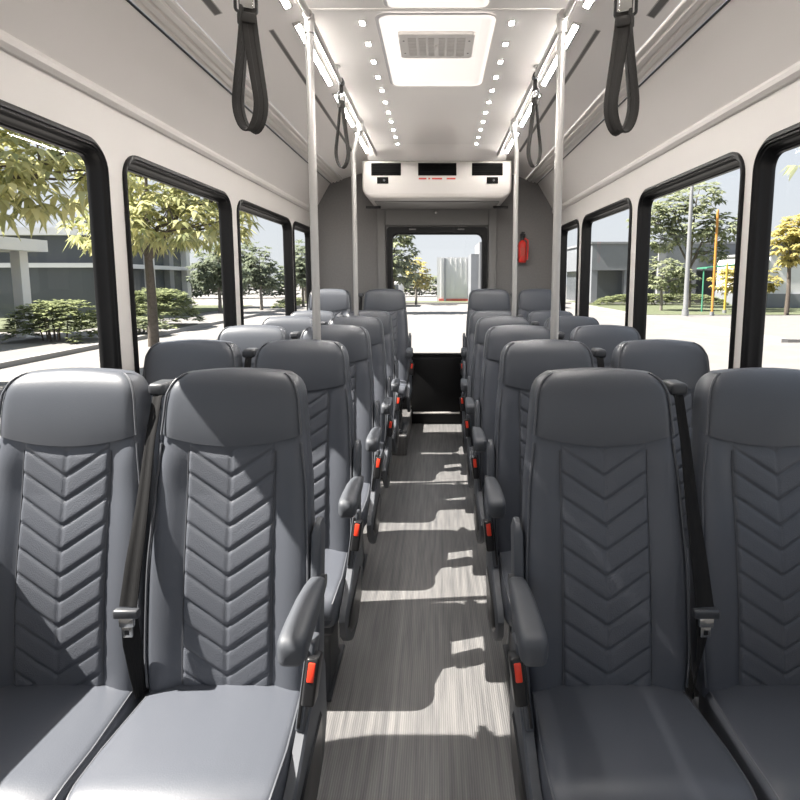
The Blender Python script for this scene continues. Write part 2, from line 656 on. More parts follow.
pole(-.524, 2.388, 0, 'near steel pole behind the second left seat row')
pole(.512, 2.388, 0, 'near steel pole behind the second right seat row')
pole(-.572, 3.893, 1, 'far bent steel pole behind the fourth left seat row')
pole(.545, 3.893, -.46, 'far bent steel pole behind the fourth right seat row')


# hanging straps
def strap(x, y, ztop, zbot, label, sgn, Lloop, lw, bw, face):
    """sgn: side of the strand that shows its broad face; face: how far that strand turns to the aisle"""
    o = empty('hanging_strap', (x, y, zbot), 0, label=label, category='strap', group='black hanging hand straps')
    H = ztop - zbot
    zb = Lloop
    half = []
    n = 22
    for i in range(n + 1):            # one strand, top to bottom, teardrop
        k = i / n
        if k < .72:
            q = k / .72
            half.append((.005 + (lw - .005) * (q ** 1.25) * (1 - .0 * q), zb * (1 - k * 1.06)))
        else:
            break
    z1 = half[-1][1]
    for j in range(1, 11):
        t = PI / 2 * j / 10
        half.append((lw * math.cos(t), z1 * (1 - math.sin(t))))
    path = [(p[0] * sgn, 0, p[1]) for p in half] + [(-p[0] * sgn, 0, p[1]) for p in reversed(half[:-1])]
    pts = [Vector(p) for p in path]
    for _ in range(4):
        q = pts[:]
        for i in range(1, len(pts) - 1):
            q[i] = (pts[i - 1] + pts[i] * 2 + pts[i + 1]) / 4
        pts = q
    N = len(pts)
    wd = []
    for i in range(N):
        t = i / (N - 1)
        a1 = face * (1 - t) + face * .16 * t
        wd.append((sgn * math.sin(a1), math.cos(a1), 0))
    MB().band(pts, wd, bw, .006).build('loop', 'strap_web', o)
    w0 = (sgn * math.sin(face), math.cos(face), 0)
    MB().band([(0, 0, zb - .03), (0, 0, (zb + H) / 2), (0, 0, H + .0)], w0, bw * .9, .008).build('upper_strap', 'strap_web', o)
    M = Matrix.Translation((0, 0, zb - .012)) @ Matrix.Rotation(-sgn * face, 4, 'Z')
    mb = MB()
    lp = [M @ Vector((0, yy, zz)) for yy, zz in rrect2(-bw * .66, bw * .66, 0, .052, .008, 4)]
    mb.tube(lp, .0045, 8, closed=True)
    mb.build('buckle', 'black_plastic', o)
    MB().rbox(-.010, .010, -bw * .42, bw * .42, .008, .044, .003, 3, M).build('buckle_bar', 'chrome', o)
    MB().rbox(-.012, .012, -bw * .56, bw * .56, -.030, -.002, .004, 3, M).build('keeper', 'strap_web', o)
    MB().tube([(0, -.02, H), (0, .02, H)], .0185, 14).build('rail_sleeve', 'dark_plastic', o)
    return o


strap(-.522, 1.60, RZ, 1.912, 'large black hanging strap loop at upper left, nearest the camera', 1, .325, .034, .042, R(66))
strap(.522, 1.62, RZ, 1.912, 'large black hanging strap loop at upper right, nearest the camera', -1, .325, .034, .042, R(66))
strap(-.522, 3.13, RZ, 2.11, 'small black hanging strap loop on the left rail, between the poles', 1, .36, .036, .032, R(36))
strap(.522, 3.05, RZ, 2.10, 'small black hanging strap loop on the right rail, between the poles', -1, .36, .034, .032, R(36))

# ------------------------------------------------------------------ rear wall
DX0, DX1 = -.505, .507
DZ1 = 2.025
prof = [(XL - WT, -.1), (DX0, -.1), (DX0, DZ1), (DX1, DZ1), (DX1, -.1), (XR + WT, -.1), (XR + WT, 2.25), (XR - .17, 2.52), (.55, 2.66), (-.55, 2.66), (XL + .17, 2.52), (XL - WT, 2.25)]
mb = plate_with_holes(prof, [], lambda a, c: (a, YB, c))
m2 = plate_with_holes(prof, [], lambda a, c: (a, YB + .06, c))
o = len(mb.v)
mb.v += m2.v
for q in m2.f:
    mb._face(tuple(i + o for i in q))
structure(mb, 'wall_rear', 'rear_grey', 'dark grey carpeted rear wall of the bus', 'wall')
k = 6
for x0, x1, y0, z0, z1, lb in ((-.60, -.52, YB - .028, 0, 2.30, 'grey vertical post left of the rear door'), (.52, .60, YB - .028, 0, 2.30, 'grey vertical post right of the rear door'), (-.52, .52, YB - .02, 2.04, 2.30, 'grey header panel above the rear window')):
    structure(MB().rbox(x0, x1, y0, YB + .01, z0, z1, .006), 'trim_%d' % k, 'rear_trim', lb, 'trim')
    k += 1
o = MB().tube([(0, -.012, 0), (0, .012, 0)], .012, 12).build('header_button', 'chrome', None)
o.location = (-.01, YB - .03, 2.165)
o['label'] = 'tiny round button on the header panel above the rear window'
o['category'] = 'button'

# door with big window
GX0, GX1, GZ0, GZ1 = -.458, .462, .735, 1.958
outer = rrect2(DX0 + .002, DX1 - .002, .004, DZ1 - .002, .03, 5)
hole = rrect2(GX0, GX1, GZ0, GZ1, .07, 8)
mb = plate_with_holes(outer, [hole], lambda a, c: (a, YB - .035, c))
for lp in (outer, hole):
    q = MB().loft([[(a, yy, c) for a, c in lp] for yy in (YB - .035, YB + .05)], False, False)
    o = len(mb.v)
    mb.v += q.v
    for ff in q.f:
        mb._face(tuple(i + o for i in ff))
door = structure(mb, 'door_1', 'frame_black', 'black framed rear emergency door with large window', 'door', sharp=30)
g = MB()
g.v = [(a, YB + .02, c) for a, c in rrect2(GX0 - .01, GX1 + .01, GZ0 - .01, GZ1 + .01, .07, 6)]
g._face(tuple(range(len(g.v))))
g.build('door_pane', 'window_glass', door, 0)
gl = rrect2(GX0 + .004, GX1 - .004, GZ0 + .004, GZ1 - .004, .068, 8)
MB().tube([(a, YB - .037, c) for a, c in gl], .010, 8, closed=True).build('rubber_seal', 'black_rubber', door)
MB().rbox(-.30, .29, YB - .055, YB - .02, .015, .70, .01).build('lower_panel', 'door_black', door)
MB().rbox(-.25, .235, YB - .060, YB - .052, .112, .132, .003).build('kick_strip', 'alu', door, label='thin bright metal strip low on the black door')
mb = MB()
for x in (-.245, .24):
    mb.rbox(x - .035, x + .035, YB - .05, YB - .03, 1.992, 2.006, .003)
mb.build('latch', 'rear_trim', door)

# air unit over the rear window
a = empty('air_conditioner', (0, 4.95, 2.195), label='white rear air unit with three black vents under the ceiling', category='air conditioner')


def acl(w0, w1, h0, h1, r, y):
    pts = []
    for cx, cy, a0 in ((w1 - r, h0 + r, -90), (w0 + r, h0 + r, 180)):
        for i in range(9):
            t = R(a0 + 90 * i / 8)
            pts.append((cx + r * math.cos(t), y, cy + r * math.sin(t)))
        if a0 == -90:
            pts += [(w1, y, h1), (w0, y, h1)]
    return pts


H1 = .335
mb = MB().loft([acl(-.640, .640, .035, H1 - .01, .085, .0), acl(-.652, .652, .016, H1, .098, .012), acl(-.658, .658, .008, H1, .105, .035), acl(-.66, .66, .004, H1, .11, .07), acl(-.66, .66, 0, H1, .11, .62)])
mb.build('housing', 'white_plastic', a, 40)
MB().rbox(-.63, .63, -.0015, .004, .048, .053, .001, 1).build('seam', 'seam_grey', a)
for x0, x1 in ((-.575, -.315), (-.165, .170), (.305, .575)):
    vv = MB().rbox(x0, x1, -.006, .006, .207, .313, .004, 2).build('air_vent', 'vent_black', a)
    mb = MB()
    for i in range(5):
        z = .221 + i * .0195
        mb.box(x0 + .008, x1 - .008, -.010, -.005, z, z + .003)
    if x0 == -.165:
        mb.box(-.002, .006, -.0105, -.005, .211, .309)
    mb.build('vent_slat', 'vent_black', vv)
for x0 in (-.525, .435):
    sw = MB().rbox(x0, x0 + .10, -.007, .005, .138, .194, .004, 2).build('switch_panel', 'vent_black', a)
    MB().tube([(x0 + .062, -.007, .166), (x0 + .062, -.013, .166)], .010, 12).build('switch_knob', 'dark_plastic', sw)
mb = MB()
for x0, x1 in ((-.160, -.092), (-.076, -.060), (-.044, .046), (.084, .162)):
    mb.box(x0, x1, -.0015, .002, .174, .188)
mb.build('label_mark', 'red_mark', a, label='row of small red marks under the middle vent')
MB().rbox(-.56, .56, .09, .6, -.008, .006, .004).build('lower_tray', 'rear_trim', a)
for s in (-1, 1):
    o = MB().rbox(-.07, .07, -.012, .012, -.012, .012, .005).build('support_arm', 'black_plastic', a)
    o.location = (s * .60, .35, -.02)

prof = [(4.66, ZC - .001), (4.74, ZC - .006), (4.82, ZC - .022), (4.88, ZC - .046), (4.93, ZC - .068), (4.975, ZC - .078), (5.6, ZC - .078)]
structure(MB().loft([[(x, y, z) for y, z in prof] for x in (-.60, .60)], False, False, False), 'ceiling_soffit', 'ceiling_white', 'curved white soffit joining the ceiling to the rear air unit', 'ceiling panel', sharp=60)
# extinguisher
e = empty('fire_extinguisher', (.855, 5.589, 1.665), label='red fire extinguisher with black top on the grey rear wall', category='fire extinguisher')
pr = [(.0, 0), (.034, .002), (.040, .012), (.041, .06), (.041, .175), (.038, .195), (.028, .212), (.016, .222), (.016, .235)]
mb = MB().loft([[(r * math.cos(2 * PI * j / 18), r * math.sin(2 * PI * j / 18), z) for j in range(18)] for r, z in pr[1:]])
mb.build('cylinder', 'red_paint', e)
MB().tube([(0, 0, .225), (0, 0, .272)], .020, 12).rbox(-.026, .026, -.034, .02, .262, .286, .006).rbox(-.016, .016, -.05, .0, .288, .304, .005).build('valve_head', 'black_plastic', e)
MB().tube([(0.02, -.02, .24), (.05, -.03, .22), (.052, -.03, .14), (.046, -.032, .03)], .008, 8).build('hose', 'red_paint', e)
MB().rbox(-.022, .022, -.044, -.036, .07, .15, .003).build('instruction_label', 'red_mark', e)
MB().rbox(-.046, .046, .030, .062, .02, .05, .004).rbox(-.046, .046, .030, .062, .16, .18, .004).build('wall_bracket', 'black_plastic', e)

# raised platform under the rear seats
for x0, x1, side in ((XL, -.262, 'left'), (.262, XR, 'right')):
    structure(MB().rbox(x0, x1, 4.57, YB, 0, .163, .008), 'platform_' + side, 'floor_vinyl', 'low raised platform under the %s rear seats' % side, 'platform')

# front end behind the camera: bulkhead with a large windscreen opening
prof = [(XL - WT, -.1), (XR + WT, -.1), (XR + WT, 2.25), (.55, 2.66), (-.55, 2.66), (XL - WT, 2.25)]
mb = plate_with_holes(prof, [rrect2(XL + .1, XR - .1, .75, 2.2, .12, 6)], lambda p, c: (p, YF, c))
structure(mb, 'wall_front', 'wall_white', 'white front bulkhead behind the camera with windscreen opening', 'wall')

# ------------------------------------------------------------------ seats
WTAB = [(.38, .215), (.50, .224), (.72, .223), (.92, .213), (1.06, .199), (1.16, .190), (1.22, .181), (1.265, .170)]
ZB, ZT = .385, 1.240


def hw(z):
    return lerp_table(WTAB, z)


def yfront(z):
    return -.150 + .150 * (z - .42) / .84 - .010 * math.sin(PI * max(0, min(1, (z - .42) / .5)))


def seam(x):
    return 1.080 - .032 * (1 - min(1, (x / .2) ** 2))


def loop_pts(w, r, nf=26, nb=6, na=5):
    """(x, side) ring in unit form: returns list of (x, fy) with fy 0 front .. 1 back plus arc offsets"""
    pts = []
    for i in range(nf + 1):
        pts.append((-w + r + (2 * w - 2 * r) * i / nf, 0, 0))
    for i in range(1, na + 1):
        t = PI / 2 * i / na
        pts.append((w - r + r * math.sin(t), 0, r * (1 - math.cos(t))))
    for i in range(na + 1):
        t = PI / 2 * i / na
        pts.append((w - r + r * math.cos(t), 1, -r * (1 - math.sin(t))))
    for i in range(1, nb):
        pts.append((w - r - (2 * w - 2 * r) * i / nb, 1, 0))
    for i in range(na + 1):
        t = PI / 2 * i / na
        pts.append((-w + r - r * math.sin(t), 1, -r * (1 - math.cos(t))))
    for i in range(na):
        t = PI / 2 * i / na
        pts.append((-w + r - r * math.cos(t), 0, r * (1 - math.sin(t))))
    return pts


PW = .119     # half width of the quilted panel


def body_mesh():
    mb = MB()
    loops = []
    nv = 26
    for i in range(nv + 1):
        v = i / nv
        lp = []
        z0 = ZB + (1.06 - ZB) * v
        w = hw(z0)
        r = .028
        for x, side, dy in loop_pts(w, r):
            z = ZB + (seam(x) - ZB) * v
            if side == 0:
                ax = abs(x)
                if ax < PW + .004:
                    d = .006
                else:
                    t = (ax - PW - .004) / max(.01, (w - PW - .004))
                    d = .006 * (1 - min(1, t * 2)) - .007 * math.sin(PI * min(1, t * 1.05)) ** .8
                edge = min(1, (1 - v) * 12) if v > .9 else 1
                d = d if edge == 1 else d * edge + .004 * (1 - edge)
                y = yfront(z) + d + dy
            else:
                y = yfront(z) + .088 + dy
            lp.append((x, y, z))
        loops.append(lp)
    mb.loft(loops)
    return mb


def head_mesh():
    mb = MB()
    loops = []
    vs = [i / 9 for i in range(10)]
    zs0 = 1.080
    RC = .052
    zlist = [zs0 + (ZT - RC - zs0) * v for v in vs] + [ZT - RC + RC * math.sin(PI / 2 * j / 7) for j in range(1, 8)]
    first = []
    for idx, z0 in enumerate([zs0 - .0001] + zlist):
        v = (z0 - zs0) / (ZT - zs0)
        w = hw(z0) + .002
        ins = 0
        if z0 > ZT - RC:
            tt = (z0 - (ZT - RC)) / RC
            ins = RC * (1 - math.sqrt(max(0, 1 - tt * tt)))
        w -= ins * .8
        tin = ins * .62
        lp = []
        r = .034 if idx else .034
        for x, side, dy in loop_pts(w, r):
            z = z0 + (seam(x) - zs0) * (1 - max(0, v)) ** 1.5 + .010 * (1 - (x / max(w, .01)) ** 2) * max(0, v)
            bul = .014 * math.sin(PI * min(1, max(0, v) * .9 + .12)) ** .7 * (1 - .35 * (abs(x) / w) ** 3)
            if side == 0:
                y = yfront(z) - bul + dy + tin
                if idx == 0:
                    y += .012
            else:
                y = yfront(z0) + .100 - .010 * max(0, v) + dy - tin
            lp.append((x, y, z))
        loops.append(lp)
    mb.loft(loops)
    return mb


def quilt_mesh():
    mb = MB()
    nx, nz = 44, 190
    rows = []
    z0 = .425
    for j in range(nz + 1):
        row = []
        v = j / nz
        for i in range(nx + 1):
            x = -PW + 2 * PW * i / nx
            z = z0 + (seam(x) - .002 - z0) * v
            q = (z - .66 * abs(x) - .45) / .0645
            fr = q - math.floor(q)
            g = abs(2 * fr - 1)
            h = .0085 * (1 - g ** 7) * (1 - .35 * fr)
            ex = min(1, (PW - abs(x)) / .014)
            h *= math.sqrt(max(0, ex * (2 - ex)))
            ez = min(1, (1 - v) * 20)
            h *= .25 + .75 * ez
            # central fold
            h -= .0022 * math.exp(-(x / .004) ** 2)
            y = yfront(z) + .0045 - h
            if i in (0, nx):
                y += .003
            row.append((x, y, z))
        rows.append(row)
    mb.loft(rows, False, False, False)
    return mb


def side_piping(s, z0, z1):
    path = []
    n = 24
    for i in range(n + 1):
        z = z0 + (z1 - z0) * i / n
        path.append((s * (hw(z) - .0075), yfront(z) + .0005, z))
    return MB().tube(path, .0034, 6)


def head_piping(s):
    RC = .052
    pts = []
    for z in [1.078 + (ZT - RC - 1.078) * i / 12 for i in range(13)]:
        pts.append((s * (hw(z) - .0065), yfront(z) - .004, z))
    for j in range(1, 7):
        z = ZT - RC + RC * math.sin(PI / 2 * j / 7)
        tt = (z - (ZT - RC)) / RC
        ins = RC * (1 - math.sqrt(1 - tt * tt))
        pts.append((s * (hw(z) - ins * .8 - .0075), yfront(z) - .001 + ins * .62, z))
    return MB().tube(pts, .0032, 6)


CB, CF = -.095, -.512


CK = CF + .085


def cushion_mesh():
    mb = MB()
    loops = []
    ys = [CB, CB - .012, CB - .05, -.20, -.28, -.36, CK - .0] + [CK - .085 * math.sin(PI / 2 * j / 8) for j in range(1, 9)]
    for idx, y in enumerate(ys):
        w = .205 + .018 * min(1, (CB - y) / .25)
        zt = .412 + .022 * min(1, (CB - y) / .4)
        zb = .305
        ins = 0
        if y < CK:
            t = min(1, (CK - y) / .085)
            q = 1 - math.sqrt(max(0, 1 - t * t))
            zt -= .055 * q
            zb += .03 * q
            w -= .02 * q
        if idx == 0:
            zt -= .012
            w -= .01
        r = .026
        lp = []
        for x, z in rrect2(-w, w, zb, zt, r, 5):
            lp.append((x, y, z))
        # subdivide the top edge so that it can crown
        out = []
        n = len(lp)
        for i in range(n):
            p, q2 = lp[i], lp[(i + 1) % n]
            out.append(p)
            if abs(p[2] - zt) < 1e-6 and abs(q2[2] - zt) < 1e-6:
                for m in range(1, 12):
                    tt = m / 12
                    xx = p[0] + (q2[0] - p[0]) * tt
                    out.append((xx, y, zt + .012 * (1 - (xx / w) ** 2)))
        loops.append(out)
    mb.loft(loops)
    return mb


def cushion_piping(s):
    path = []
    for i in range(22):
        y = CB - .01 - (CB - CF - .025) * i / 21
        w = .205 + .018 * min(1, (CB - y) / .25)
        zt = .412 + .022 * min(1, (CB - y) / .4)
        if y < CK:
            t = min(1, (CK - y) / .085)
            q = 1 - math.sqrt(max(0, 1 - t * t))
            zt -= .055 * q
            w -= .02 * q
        path.append((s * (w - .0085), y, zt - .0075))
    return MB().tube(path, .0034, 6)


def armrest_mesh(s):
    mb = MB()
    xc = s * .243
    loops = []
    # (y, z centre, half width, half height)
    T = [(-.108, .692, .010, .012), (-.114, .692, .020, .020), (-.130, .693, .0235, .023), (-.17, .697, .026, .026), (-.23, .699, .029, .030),
         (-.31, .697, .031, .0325), (-.362, .694, .032, .033), (-.380, .692, .031, .032), (-.392, .690, .0265, .028), (-.398, .689, .016, .018)]
    for y, z, a2, c2 in T:
        lp = rrect2(xc - a2, xc + a2, z - c2, z + c2, min(a2, c2) * .55, 5)
        loops.append([(x, y, zz) for x, zz in lp])
    mb.loft(loops)
    return mb


def make_seat(kind):
    """kind: 0 window seat, +1 aisle on the +x side (left block), -1 aisle on the -x side"""
    root = empty('bus_seat')
    back = body_mesh().build('backrest', 'seat_vinyl', root, 60)
    quilt_mesh().build('quilted_panel', 'quilt_vinyl', back, 0)
    for s in (-1, 1):
        side_piping(s, .42, 1.055).build('piping', 'piping', back)
        MB().tube([(s * PW, yfront(.425 + .61 * i / 20) + .0040, .425 + .61 * i / 20) for i in range(21)], .0018, 6).build('panel_seam', 'piping', back)
    hd = head_mesh().build('headrest', 'headrest_vinyl', root, 60)
    for s in (-1, 1):
        head_piping(s).build('piping', 'piping', hd)
    # moulded rear shell
    mb = MB()
    loops = []
    for i in range(9):
        z = .36 + (1.10 - .36) * i / 8
        w = hw(z) - .012
        y0 = yfront(z) + .074
        loops.append([(x, y0 + yy, z) for x, yy in rrect2(-w, w, 0, .028, .012, 3)])
    mb.loft(loops)
    mb.build('back_shell', 'dark_plastic', root)
    cu = cushion_mesh().build('cushion', 'seat_vinyl', root, 50)
    for s in (-1, 1):
        cushion_piping(s).build('piping', 'piping', cu)
    MB().rbox(-.20, .20, -.465, -.05, .262, .318, .014).build('seat_pan', 'dark_plastic', root)
    for x in (-.15, .15):
        MB().loft([[(x + px, -.30 + py, z) for px, py in rrect2(-.022, .022, -.09 * t, .09 * t, .012, 3)] for z, t in ((.012, 1.35), (.05, 1.0), (.22, .9), (.27, 1.2))]).rbox(x - .035, x + .035, -.45, -.15, 0, .014, .004).build('leg', 'dark_plastic', root)
    if kind:
        s = kind
        armrest_mesh(s).build('armrest', 'grey_plastic', root, 50)
        # pivot post beside the back
        post = MB()
        lps = []
        for z in (.36, .37, .60, .74, .815, .835, .842):
            t = .038 if z < .82 else (.030 if z < .84 else .018)
            ww = .013 if z < .83 else .008
            yc = yfront(z) + .030
            lps.append([(s * .236 + px, yc + py, z) for px, py in rrect2(-ww, ww, -t, t, min(ww, t) * .7, 4)])
        post.loft(lps)
        post.build('armrest_post', 'grey_plastic', root, 45)
        MB().tube([(s * .228, -.100, .690), (s * .262, -.100, .690)], .020, 14).build('armrest_pivot', 'dark_plastic', root)
        # side shield under the armrest
        sh = MB()
        outl = [(-.075, .45), (-.15, .475), (-.24, .47), (-.30, .43), (-.39, .385), (-.465, .36), (-.488, .33), (-.475, .27), (-.42, .215), (-.34, .165), (-.22, .16), (-.12, .20), (-.07, .28)]
        x0, x1 = s * .2255, s * .252
        xm = s * .246
        ins = []
        cy = sum(p[0] for p in outl) / len(outl)
        cz = sum(p[1] for p in outl) / len(outl)
        sc = lambda f2: [(cy + (p[0] - cy) * f2, cz + (p[1] - cz) * f2) for p in outl]
        sh.loft([[(x0, y, z) for y, z in outl], [(xm, y, z) for y, z in outl], [(x1, y, z) for y, z in sc(.94)]])
        shield = sh.build('side_shield', 'grey_plastic', root, 40)
        rc = MB()
        rec = [(-.16, .36), (-.30, .345), (-.42, .325), (-.465, .295), (-.40, .235), (-.27, .19), (-.17, .23)]
        rc.loft([[(s * .2525, y, z) for y, z in rec], [(s * .258, cy + (y - cy) * .93, cz - .03 + (z - cz + .03) * .93) for y, z in rec]])
        rc.build('recline_cover', 'black_plastic', shield, 40)
        # belt buckle stalk with red release button, leaning out to the aisle
        st = MB()
        M = Matrix.Translation((s * .236, -.270, .44)) @ Matrix.Rotation(R(-14), 4, 'X') @ Matrix.Rotation(s * R(6), 4, 'Y')
        st.rbox(-.011, .011, -.036, .030, -.02, .185, .006, 3, M)
        stalk = st.build('buckle_stalk', 'grey_plastic', root)
        st = MB()
        M2 = M @ Matrix.Translation((s * .014, -.024, .10))
        st.rbox(-.016, .016, -.030, .024, -.055, .055, .007, 3, M2)
        hs = st.build('buckle_housing', 'black_plastic', stalk)
        bt = MB()
        bt.rbox(-.0085, .0085, -.034, -.026, .002, .046, .003, 2, M2)
        bt.build('release_button', 'red_button', stalk, label='red release button')
        MB().rbox(-.004, .004, -.040, -.030, -.01, .165, .002, 2, M @ Matrix.Translation((-s * .004, 0, .0))).build('slot', 'black_plastic', stalk)
        # shoulder belt on the inboard side
        q = -s
        web = MB()
        P = [(q * .226, .118, 1.185), (q * .224, .050, 1.200), (q * .222, .012, 1.170), (q * .224, -.035, 1.06), (q * .228, -.085, .90), (q * .233, -.135, .76), (q * .236, -.168, .66)]
        W = [.030, .034, .030, .032, .038, .043, .046]
        WD = [(1, 0, 0), (1, .0, 0), (1, .3 * q, 0), (1, .3 * q, 0), (1, .2 * q, 0), (1, .05, 0), (1, 0, 0)]
        # smooth
        PP, WW, DD = [], [], []
        for i in range(len(P) - 1):
            for t in (0, .33, .66):
                PP.append(Vector(P[i]).lerp(Vector(P[i + 1]), t))
                WW.append(W[i] + (W[i + 1] - W[i]) * t)
                DD.append(tuple(Vector(WD[i]).lerp(Vector(WD[i + 1]), t)))
        PP.append(Vector(P[-1]))
        WW.append(W[-1])
        DD.append(WD[-1])
        web.band(PP, DD, WW, .004)
        web.band([(q * .236, -.166, .652), (q * .234, -.166, .56), (q * .230, -.160, .47), (q * .228, -.150, .40)], [(1, 0, 0), (.8, .5, 0), (.5, .8, 0), (.4, .9, 0)], [.044, .042, .038, .034], .004)
        belt = web.build('seat_belt', 'belt_web', root)
        MB().rbox(-.025, .025, -.030, .050, -.020, .016, .012, 4, Matrix.Translation((q * .226, .045, 1.194))).build('belt_guide', 'dark_plastic', belt)
        tg = MB()
        MT = Matrix.Translation((q * .236, -.176, .645))
        tg.rbox(-.033, .033, -.010, .010, -.010, .014, .006, 3, MT)
        tg.build('belt_stop', 'dark_plastic', belt)
        tg = MB()
        tg.rbox(-.019, .019, -.008, .006, -.034, -.008, .004, 2, MT)
        tg.rbox(-.013, .013, -.005, .003, -.062, -.030, .002, 2, MT)
        tg.build('belt_tongue', 'chrome', belt, label='bright metal belt tongue')
        MB().rbox(-.006, .006, -.0065, -.004, -.055, -.042, .001, 1, MT).build('tongue_slot', 'black_plastic', belt)
    return root


proto = {0: make_seat(0), 1: make_seat(1), -1: make_seat(-1)}
used = {0: False, 1: False, -1: False}
ROWY = [1.5, 2.25, 3.0, 3.75, 4.45, 5.13]
RAISE = [0, 0, 0, 0, 0, .163]
rown = ['front row nearest the camera', 'second row from the camera', 'third row from the camera', 'fourth row from the camera', 'fifth row, just before the rear row', 'raised rear row by the back wall']


def place(kind, x, y, z, label):
    if not used[kind]:
        o = proto[kind]
        used[kind] = True
    else:
        o = tree_copy(proto[kind])
    o.location = (x, y, z)
    o['label'] = label
    o['category'] = 'seat'
    o['group'] = 'grey vinyl bus seats'
    return o


for i, y in enumerate(ROWY):
    last = i == 5
    xa = -.487 if last else -.562
    xw = -1.0 if last else -1.013
    place(1, xa, y, RAISE[i], 'grey quilted seat with armrest, left of the aisle, ' + rown[i])
    place(0, xw, y, RAISE[i], 'grey quilted seat against the left windows, ' + rown[i])
    xa = .487 if last else .456
    xw = .952 if last else .928
    place(-1, xa, y, RAISE[i], 'grey quilted seat with armrest, right of the aisle, ' + rown[i])
    place(0, xw, y, RAISE[i], 'grey quilted seat against the right windows, ' + rown[i])

# ------------------------------------------------------------------ outside
GZ = -.80
structure(MB().box(-160, 160, -60, 220, GZ - .2, GZ), 'ground_road', 'asphalt', 'pale sunlit road around the bus', 'road', sharp=0)


def slab(nm, x0, x1, y0, y1, z1, m, label, cat):
    return structure(MB().box(x0, x1, y0, y1, GZ - .05, GZ + z1), nm, m, label, cat)


slab('kerb_left', -11.6, -11.35, -20, 46, .14, 'kerb_stone', 'pale kerb along the left side of the road', 'kerb')
slab('pavement_left', -15.4, -11.6, -20, 46, .12, 'paving', 'pale pavement before the left building', 'pavement')
slab('lawn_left', -40, -15.4, 24, 46, .15, 'lawn', 'lawn strip under the left trees', 'lawn')
slab('kerb_right', 12.6, 12.85, 20, 70, .14, 'kerb_stone', 'pale kerb along the right side of the road', 'kerb')
slab('pavement_right', 12.85, 60, 20, 34, .12, 'paving', 'pale pavement under the street lamp', 'pavement')
slab('lawn_right', 12.85, 60, 34, 49, .14, 'lawn', 'lawn strip before the grey warehouse', 'lawn')
slab('lawn_rear', -12, 20, 52, 56, .12, 'lawn', 'narrow planted strip behind the bus before the white building', 'lawn')
slab('kerb_rear', -14, 22, 51.7, 52, .15, 'kerb_stone', 'pale kerb crossing behind the bus', 'kerb')


# foliage
def leaf(mb, p, d, side, L, W, droop):
    b0 = p
    m0 = p + d * L * .5
    tip = p + d * L + Vector((0, 0, -droop * L))
    o = len(mb.v)
    mb.v += [tuple(b0), tuple(m0 + side * W), tuple(tip), tuple(m0 - side * W), tuple(m0 + Vector((0, 0, W * .35)))]
    mb._face((o, o + 1, o + 4))
    mb._face((o + 1, o + 2, o + 4))
    mb._face((o + 2, o + 3, o + 4))
    mb._face((o + 3, o, o + 4))


def rosette(mb, p, out, n, L, W, droop, rng):
    for i in range(n):
        a = 2 * PI * i / n + rng.uniform(-.3, .3)
        d = Vector((math.cos(a), math.sin(a), rng.uniform(-.25, .35))) + out * .55
        d.normalize()
        side = d.cross(Vector((0, 0, 1)))
        if side.length < .05:
            side = Vector((1, 0, 0))
        side.normalize()
        l = L * rng.uniform(.7, 1.15)
        leaf(mb, p, d, side, l, W * l / L, droop * rng.uniform(.5, 1.3))


def crown_mesh(seed, blobs, per, nleaf, L, W, droop):
    rng = random.Random(seed)
    mb = MB()
    for (cx, cy, cz, rx, ry, rz) in blobs:
        for _ in range(int(per * (rx * ry + rx * rz) / 2)):
            while True:
                q = Vector((rng.gauss(0, 1), rng.gauss(0, 1), rng.gauss(0, 1)))
                if q.length > .1:
                    break
            q.normalize()
            rad = rng.uniform(.55, 1.0)
            p = Vector((cx + q.x * rx * rad, cy + q.y * ry * rad, cz + q.z * rz * rad))
            rosette(mb, p, q, nleaf, L, W, droop, rng)
    return mb


def tree(nm, loc, blobs, per, nleaf, L, W, droop, lm, trunk_r, trunk_m, seed, label, forks=True, sc=1.0, group=None):
    o = empty(nm, loc, 0, label=label, category='tree')
    o.scale = (sc, sc, sc)
    if group:
        o['group'] = group
    rng = random.Random(seed + 100)
    mb = MB()
    zt = min(b2[2] - b2[5] * .2 for b2 in blobs)
    mb.tube([(0, 0, -.1), (.03, 0, zt * .4), (-.02, .03, zt * .8), (0, 0, zt)], [trunk_r * 1.25, trunk_r, trunk_r * .85, trunk_r * .7], 10)
    for (cx, cy, cz, rx, ry, rz) in blobs:
        mb.tube([(0, 0, zt * .75), (cx * .4, cy * .4, zt + (cz - zt) * .5), (cx, cy, cz), (cx * 1.1 + rng.uniform(-.3, .3), cy * 1.1, cz + rz * .7)],
                [trunk_r * .55, trunk_r * .4, trunk_r * .25, trunk_r * .08], 7)
        for _ in range(4):
            a2 = rng.uniform(0, 2 * PI)
            mb.tube([(cx * .7, cy * .7, cz - rz * .3), (cx + rx * .5 * math.cos(a2), cy + ry * .5 * math.sin(a2), cz + rng.uniform(-.3, .3) * rz), (cx + rx * .95 * math.cos(a2), cy + ry * .95 * math.sin(a2), cz + rng.uniform(-.2, .5) * rz)],
                    [trunk_r * .25, trunk_r * .15, trunk_r * .05], 6)
    mb.build('trunk', trunk_m, o)
    crown_mesh(seed, blobs, per, nleaf, L, W, droop).build('crown', lm, o, 0)
    return o


